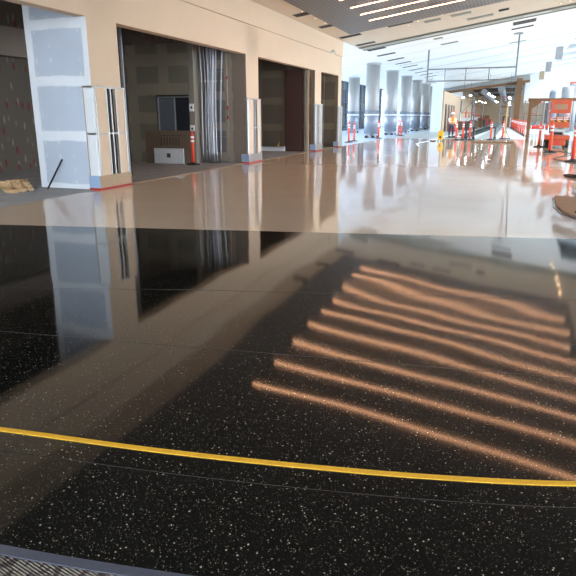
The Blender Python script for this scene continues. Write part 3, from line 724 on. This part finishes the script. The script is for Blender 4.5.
B = thing('mop_bucket', (-4.05, 40.4, 0), 'yellow mop bucket on black castors at the end of beige floor', 'bucket')
MB().lathe([(.17, .1), (.19, .14), (.235, .5), (.25, .52), (.25, .54)], n=20).build('tub', 'yellow', B, smooth=True)
MB().box(-.15, .2, -.12, .14, .52, .80).build('wringer', 'yellow', B, bevel=.03); MB().cyl((.15, 0, .78), (.36, 0, 1.15), .018).build('lever', 'black', B)
MB().box(-.07, .07, -.24, -.225, .24, .4).build('dark_label', 'rubber', B)
for x in (-.17, .17):
    for y in (-.14, .14): MB().cyl((x-.02, y, .05), (x+.02, y, .05), .05).build('castor', 'rubber', B)
B.scale = (.82, .82, .82)
hs = MB().tube(curvepts([(-4.36, 40.5, .03), (-4.55, 40.3, .03), (-4.75, 40.9, .03)]), .03)
tag(hs.build('hose', 'rubber', smooth=True), 'short black hose lying left of the yellow mop bucket', 'hose')

# ------------------------------------------------------------------ far concourse under construction
slot(-8.05, -7.45, 26.7, .55, 'black', 'black air slot beside the left edge of the grey metal panel', None)
slot(-8.05, -7.45, 23.4, .55, 'black', 'black air slot nearest the camera beside grey metal panel', None)
struct(MB().box(-7.35, -6.35, 62.5, 63.0, 0, 5.15).build('wall_far_board', 'pale_board'))
struct(MB().box(-6.35, -6.2, 62.8, 90, 0, 3.9).build('wall_far_left', 'kraft'))
for k in range(4):
    y = 64.5+k*3.2
    tag(MB().box(-6.195, -6.15, y, y+1.5, 0, 2.7).build('dark_opening', 'brown'), 'tall dark panel on the far tan wall behind the worker', 'panel', 'dark panels on the far tan wall')
struct(MB().beam((-9.2, 88, 4.9), (2.0, 88, 6.25), .4, .8).build('wall_far_header', 'duct'))
struct(MB().beam((-9.2, 87.6, 4.5), (2.0, 87.6, 5.9), .5, .3).build('trim_%d' % n, 'wood')); n += 1
struct(MB().box(.45, 1.1, 86.5, 88, 0, 6.2).build('wall_far_pier', 'wood'))
struct(MB().box(-17.2, -6.3, 88, 88.3, 0, 5.4).build('wall_far_end', 'white'))
struct(MB().box(-9, 8, 88.3, 165, 6.3, 6.5).build('ceiling_far', 'duct'))
struct(MB().box(-9, -8.8, 88.3, 165, 0, 6.3).build('wall_far_side', 'kraft'))
facade('window_5', 7.9, 88.5, 165, 0, 6.3, 6.0, (.1, 3, 6.2))
struct(MB().box(1.5, 8.0, 88.0, 88.3, 3.2, 7.6).build('wall_far_upper', 'white'))
facade('window_6', -17.5, 88.5, 89, 0, .2, 5, ())
struct(MB().box(-9, 8, 165, 165.2, 0, .9).box(-9, 8, 165, 165.2, 3.4, 6.5).box(-9, 8, 165, 165.2, .9, 3.4).build('wall_far_sill', 'kraft'))
for k, (x, z, r, y0, y1) in enumerate([(-3.6, 4.7, .35, 89, 160), (-1.4, 5.05, .45, 89, 160), (.6, 5.0, .25, 90, 150)]):
    d = thing('air_duct', (x, y0, z), ['left long round duct under the far ceiling', 'widest long round duct under the far ceiling', 'thin right duct under the far ceiling'][k], 'duct')
    MB().cyl((0, 0, 0), (0, y1-y0, 0), r, n=20).build('pipe', 'duct', d, smooth=True)
    MB().cyl((0, 2, r), (0, 2, 6.3-z), .03, n=6).cyl((0, 30, r), (0, 30, 6.3-z), .03, n=6).build('hanger', 'darkgrey', d)
    for j in range(6): MB().cyl((0, 3+j*9, 0), (0, 3.3+j*9, 0), r+.04, n=20).build('joint_ring', 'galv', d)
for k, (x, y, w_, h, nb) in enumerate([(-5.0, 80, 1.6, 3.6, 2), (-.75, 92.5, 1.4, 4.2, 3), (-4.6, 96, 1.5, 4.2, 3), (2.4, 84, 1.5, 3.4, 2), (-.7, 112, 1.6, 4.4, 3), (2.5, 70, 1.4, 3.0, 2)]):
    t = thing('scaffold_tower', (x, y, 0), 'grey tube scaffold tower in the far building, ' + ['left, in front of the timber header', 'beside the right edge of white lane', 'left, just past the timber header', 'right, beyond the orange post row', 'farthest of them all', 'right, nearest of those past the portal'][k], 'scaffold')
    f_ = MB()
    for sx in (-w_/2, w_/2):
        for sy in (-.6, .6): f_.cyl((sx, sy, 0), (sx, sy, h), .05, n=8)
        for b_ in range(nb+1): f_.cyl((sx, -.6, .3+b_*(h-.5)/nb), (sx, .6, .3+b_*(h-.5)/nb), .035, n=6)
    for b_ in range(nb): f_.cyl((-w_/2, -.6, .3+b_*(h-.5)/nb), (w_/2, -.6, .3+(b_+1)*(h-.5)/nb), .03, n=6)
    f_.build('frame', 'frame_grey', t)
    for b_ in range(1, nb+1): MB().box(-w_/2, w_/2, -.55, .55, .3+b_*(h-.5)/nb+.03, .3+b_*(h-.5)/nb+.1).build('deck', ['wood', 'red', 'wood2'][(b_+k) % 3], t)
for k in range(7):
    y = 92+k*8
    tag(MB().box(-6.5, 1.5, y-.2, y+.2, 5.6, 6.1).build('ceiling_beam', ['wood', 'duct', 'darkgrey'][k % 3]), 'cross beam under the far concourse ceiling', 'beam', 'far ceiling cross beams')
random.seed(3)
for k in range(16):
    y = 70+k*4.1; x = [-4.9, -2.45, -.25][k % 3]; z = random.uniform(3.0, 4.6)
    if y > 87: z = random.uniform(3.2, 4.2)
    zc = cz(x) if y < 88 else 6.3
    l = thing('pendant_lamp', (x, y, z), 'small bright work lamp hanging in the far concourse', 'lamp', 'far hanging work lamps')
    MB().cyl((0, 0, .12), (0, 0, zc-z), .015, n=6).build('cord', 'darkgrey', l); MB().lathe([(.12, 0), (.14, .05), (.04, .14)], n=12).build('lamp_bulb', 'cool', l)
cl = [('stacked_crate', 'red', (.9, .7, 1.1)), ('stacked_crate', 'cardboard', (1.2, .8, .9)), ('stacked_crate', 'wood', (.8, .8, 1.6)), ('stacked_crate', 'pale_board', (1.0, .6, 1.3)), ('stacked_crate', 'darkgrey', (.9, .9, 1.0))]
for k in range(26):
    nm, m, (a, b_, c_) = cl[(k*2+k//5) % 5]; s = random.uniform(.7, 1.3)
    side = k % 3; s = min(s, 1.0)
    y = 66+3.1*k; x = (-5.45, -.9, -4.3)[side] if y < 88 else (-5.6, -.3, -3.9)[side]
    if side == 1 and y < 90: y += 52
    t = thing('crate', (x, y, 0), {'red': 'red', 'cardboard': 'brown cardboard', 'wood': 'raw wooden', 'pale_board': 'pale white', 'darkgrey': 'dark grey'}[m]+' crate in the far building clutter', 'crate', m.replace('_', ' ')+' crates in far concourse')
    MB().box(-a*s/2, a*s/2, -b_*s/2, b_*s/2, 0, c_*s).build('body', m, t, bevel=.02); MB().box(-a*s/2-.03, a*s/2+.03, -b_*s/2-.03, b_*s/2+.03, c_*s, c_*s+.06).build('lid', m, t)
    if k % 3 == 0:
        tag(MB().cyl((x, y, c_*s+.06), (x, y, c_*s+1.1), .08, .05).build('upright_roll', random.choice(['red', 'white', 'orange'])), 'upright roll standing on top of a far crate', 'roll', 'rolls on the far crates')
# white floor lanes and covers at the far end
for pts, w_, m, lb in (([(-3.6, 46), (-2.95, 66), (-2.1, 100)], 1.5, 'lane', 'dark grey far floor lane between two white strips'), ([(-4.9, 45.6), (-3.7, 66), (-2.6, 100)], .45, 'white_floor', 'long white floor strip left of the grey far lane'), ([(-2.45, 46), (-1.95, 70), (-1.2, 110)], .3, 'white_floor', 'long white floor strip right of the grey far lane'),
                       ([(-4.4, 33), (-5.0, 36.5), (-4.6, 44)], .12, 'white', 'curved bright white strip on the beige floor left of the bucket')):
    tag(ribbon('floor_runner', pts, w_, .01, m, .002), lb, 'floor runner')
tag(flat('floor_sheet', [(-.9, 46.6), (1.15, 46.6), (1.0, 62), (-.2, 88), (-.9, 88)], 'white_floor', .006), 'wide white floor sheet beside the long row of orange posts', 'floor sheet')
# right-hand far items
for k, (x, y, r, h, m, lb) in enumerate([(5.0, 66, .55, 4.3, 'column', 'wide pale grey tank above the timber lintel'), (6.0, 72, .45, 5.0, 'column', 'tall pale tank with an orange top at right'), (3.7, 64, .4, 3.9, 'film', 'narrow blue grey tank left of the wide tank')]):
    t = thing('storage_tank', (x, y, 0), lb, 'tank')
    MB().lathe([(r, 0), (r, h-.3), (r*.9, h-.1)], n=24).build('shell', m, t, smooth=True); MB().lathe([(r*.95, h-.3), (r*.98, h-.05), (r*.6, h)], n=24).build('top', 'orange' if k == 1 else 'duct', t, smooth=True)
t = thing('waste_bin', (3.75, 37.5, 0), 'blue grey wheeled bin with green stripe right of the scissor lift', 'bin')
MB().box(-.3, .3, -.3, .3, .08, 1.1).build('body', 'film', t, bevel=.04); MB().box(-.33, .33, -.33, .33, 1.1, 1.2).build('lid', 'darkgrey', t, bevel=.03); MB().box(-.08, .08, -.306, -.3, .3, 1.0).build('green_stripe', 'green', t)
for x in (-.25, .25): MB().cyl((x-.03, .2, .08), (x+.03, .2, .08), .08).build('wheel', 'rubber', t)
for k, (x, y) in enumerate([(1.75, 43), (2.05, 44.2), (1.5, 46)]):
    t = thing('barricade', (x, y, 0), ['low red and white barricade behind the timber portal, nearest', 'middle one of the low red barricades behind portal', 'farthest low red barricade behind the portal'][k], 'barricade')
    for z, m in ((.75, 'red'), (.45, 'white')): MB().box(-.45, .45, -.02, .02, z, z+.2).build('board', m, t)
    for s in (-.4, .4): MB().beam((s, -.25, 0), (s, 0, .98), .05, .04).beam((s, .25, 0), (s, 0, .98), .05, .04).build('leg', 'white', t)

# ------------------------------------------------------------------ world, camera
w = bpy.data.worlds.new('World'); S.world = w; w.use_nodes = True; nt = w.node_tree
bg = nt.nodes['Background']; tc = N(nt, 'ShaderNodeTexCoord'); sp = N(nt, 'ShaderNodeSeparateXYZ'); nt.links.new(tc.outputs['Generated'], sp.inputs[0])
sky = mixc(nt, ramp(nt, sp.outputs['Z'], -.05, .5), (.97, .985, 1.0), (.84, .92, 1.0))
nt.links.new(sky, bg.inputs[0]); bg.inputs[1].default_value = 14
cam = bpy.data.cameras.new('Camera'); co = bpy.data.objects.new('Camera', cam); COL.objects.link(co)
cam.sensor_width = 36; cam.lens = 600/576*36; cam.clip_end = 500
co.location = (0, 0, 1.55); co.rotation_euler = (math.radians(90-15.9958), 0, math.radians(19.5792))
S.camera = co
S.view_settings.view_transform = 'Standard'; S.view_settings.look = 'None'; S.view_settings.exposure = 0; S.view_settings.gamma = 1
S.view_settings.use_curve_mapping = False
S.cycles.use_denoising = True
S.cycles.max_bounces = 8; S.cycles.diffuse_bounces = 4; S.cycles.glossy_bounces = 4; S.cycles.transparent_max_bounces = 12
S.cycles.sample_clamp_indirect = 8
